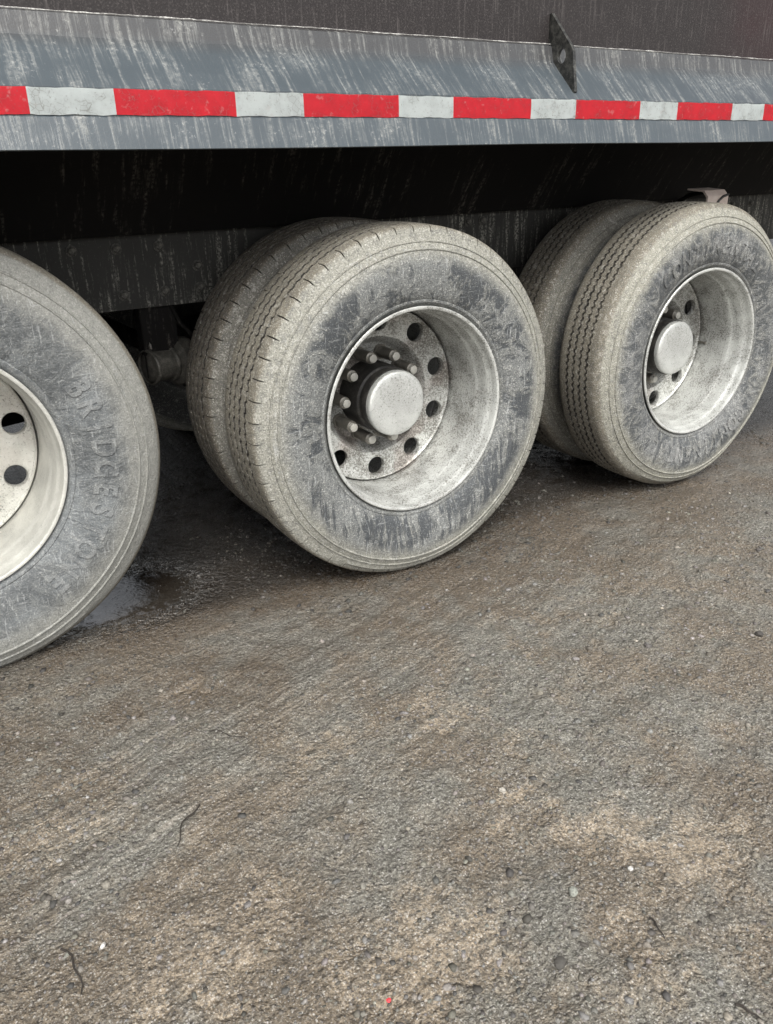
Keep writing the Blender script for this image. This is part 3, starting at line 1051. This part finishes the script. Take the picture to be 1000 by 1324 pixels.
# ------------------------------------------------------------------ gravel (uncountable) and single finds
def pebbles():
    bm = bmesh.new()
    bmesh.ops.create_icosphere(bm, subdivisions=1, radius=1)
    bv = np.array([v_.co[:] for v_ in bm.verts])
    bf = np.array([[v_.index for v_ in f_.verts] for f_ in bm.faces])
    bm.free()
    N = 24000
    px = rng.uniform(-1.7, 2.6, N*3)
    py = rng.uniform(-1.7, .9, N*3)
    # only what stands before or just under the truck, denser near the camera
    keep = (rng.uniform(0, 1, N*3) < np.clip(.25+1.1*vnoise(px*3, py*3, 21)-.45+.25*(py < -.2), .03, 1)) & (px < 1.2-1.1*(py+.2)*(py < -.2)+1.0)
    px, py = px[keep][:N], py[keep][:N]
    N = len(px)
    sz = np.clip(np.exp(rng.normal(math.log(.0026), .50, N)), .001, .0085)
    pz = gheight(px, py)
    sc = np.stack([sz*rng.uniform(.8, 1.5, N), sz*rng.uniform(.7, 1.2, N), sz*rng.uniform(.5, .85, N)], 1)
    jit = 1+rng.uniform(-.42, .42, (N, 12, 1))
    an = rng.uniform(0, 6.28, N)
    V = bv[None]*jit*sc[:, None]
    ca, sa = np.cos(an)[:, None], np.sin(an)[:, None]
    V = np.stack([V[..., 0]*ca-V[..., 1]*sa, V[..., 0]*sa+V[..., 1]*ca, V[..., 2]], -1)
    V += np.stack([px, py, pz+sz*.02], 1)[:, None]
    F = (bf[None]+(np.arange(N)*12)[:, None, None]).reshape(-1, 3)
    me = bpy.data.meshes.new('gravel')
    me.vertices.add(N*12)
    me.vertices.foreach_set('co', V.ravel())
    me.loops.add(F.size)
    me.loops.foreach_set('vertex_index', F.ravel())
    me.polygons.add(len(F))
    me.polygons.foreach_set('loop_start', np.arange(len(F))*3)
    me.update()
    me.validate()
    g = rng.uniform(.05, .26, N)
    lightm = rng.uniform(0, 1, N) < .010
    g[lightm] = rng.uniform(.28, .45, lightm.sum())
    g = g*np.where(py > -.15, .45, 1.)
    tint = np.stack([g*rng.uniform(1., 1.14, N), g, g*rng.uniform(.80, .98, N), np.ones(N)], 1)
    tint = np.repeat(tint, 12, 0)
    at = me.attributes.new('tint', 'FLOAT_COLOR', 'POINT')
    at.data.foreach_set('color', tint.ravel().astype(np.float32))
    return me


obj('gravel', pebbles(), M['stone'], kind='stuff', label='loose grit and small stones scattered over the muddy ground', cat='gravel')


def stone(loc, s, colr, label, seed):
    rs = random.Random(seed)
    bm = bmesh.new()
    bmesh.ops.create_icosphere(bm, subdivisions=2, radius=1)
    for v_ in bm.verts:
        k = 1+rs.uniform(-.16, .16)
        v_.co = Vector((v_.co.x*s[0]*k, v_.co.y*s[1]*k, v_.co.z*s[2]*k))
    me = from_bm(bm, 'stone', 25)
    at = me.attributes.new('tint', 'FLOAT_COLOR', 'POINT')
    at.data.foreach_set('color', list((*colr, 1))*len(me.vertices))
    return obj('stone', me, M['stone'], loc=(loc[0], loc[1], float(gheight(loc[0], loc[1]))+s[2]*.45), rot=(0, 0, rs.uniform(0, 6)), label=label, cat='stone', group='single stones on the ground')


stone((-1.284, -.866), (.0065, .0045, .004), (.62, .60, .56), 'small white chip of stone near the lower left corner', 1)
stone((-.386, -1.272), (.0060, .0050, .004), (.60, .59, .56), 'white stone chip beside the large tan mud patch at right', 2)
stone((-.517, -1.251), (.012, .008, .005), (.30, .31, .27), 'flat pale grey green stone in the right foreground', 3)
stone((-.639, -1.345), (.012, .010, .007), (.075, .07, .062), 'dark rounded stone in the right foreground', 4)
stone((-.446, -.965), (.009, .006, .005), (.42, .39, .34), 'pale angular stone at the centre of the tan mud', 5)
stone((.452, .289), (.016, .010, .006), (.50, .46, .42), 'light chip just in front of the gap between two wheels', 6)
stone((.521, -.686), (.014, .011, .009), (.12, .105, .09), 'brown stone lying out in front of the rear wheel', 7)
stone((.561, -.899), (.012, .010, .008), (.06, .055, .05), 'dark stone close to the right edge of the picture', 8)


def twig(a, b_, r_, bend, label):
    a, b_ = Vector((*a, 0)), Vector((*b_, 0))
    d = (b_-a)
    nrm = Vector((-d.y, d.x, 0))
    pts, rad = [], []
    for i in range(9):
        t = i/8
        p = a+d*t+nrm*bend*math.sin(t*math.pi)+nrm*.04*math.sin(t*9)
        p.z = float(gheight(p.x, p.y))+r_*.9+.002*math.sin(t*math.pi)
        pts.append(p)
        rad.append(r_*(1-.55*t))
    base = pts[0].copy()
    o = obj('twig', tube('twig', [p-base for p in pts], rad, 6), M['twig'], loc=base, label=label, cat='twig', group='thin twigs on the ground')
    return o


twig((-1.348, -.831), (-1.340, -.940), .0024, .10, 'thin dark twig at the lower left corner')
twig((-1.018, -.637), (-1.097, -.718), .0022, -.08, 'dark crooked twig on grey mud at left centre')
twig((-.911, -.414), (-.842, -.489), .0016, .06, 'hair thin twig below the middle wheel')
twig((-.439, -1.365), (-.453, -1.409), .0020, .05, 'short dark twig in the right foreground')
twig((-.448, -1.549), (-.437, -1.588), .0028, .05, 'stubby dark twig at the lower right corner')
bm = bmesh.new()
bmesh.ops.create_icosphere(bm, subdivisions=1, radius=.0045)
for v_ in bm.verts:
    v_.co = Vector((v_.co.x*1.3*random.uniform(.7, 1.2), v_.co.y*random.uniform(.7, 1.2), v_.co.z*.5))
obj('plastic_scrap', from_bm(bm, 'plastic_scrap'), M['scrap'], loc=(-.915, -1.234, float(gheight(-.915, -1.234))+.002), label='tiny bright red scrap on the ground at the bottom edge', cat='scrap')
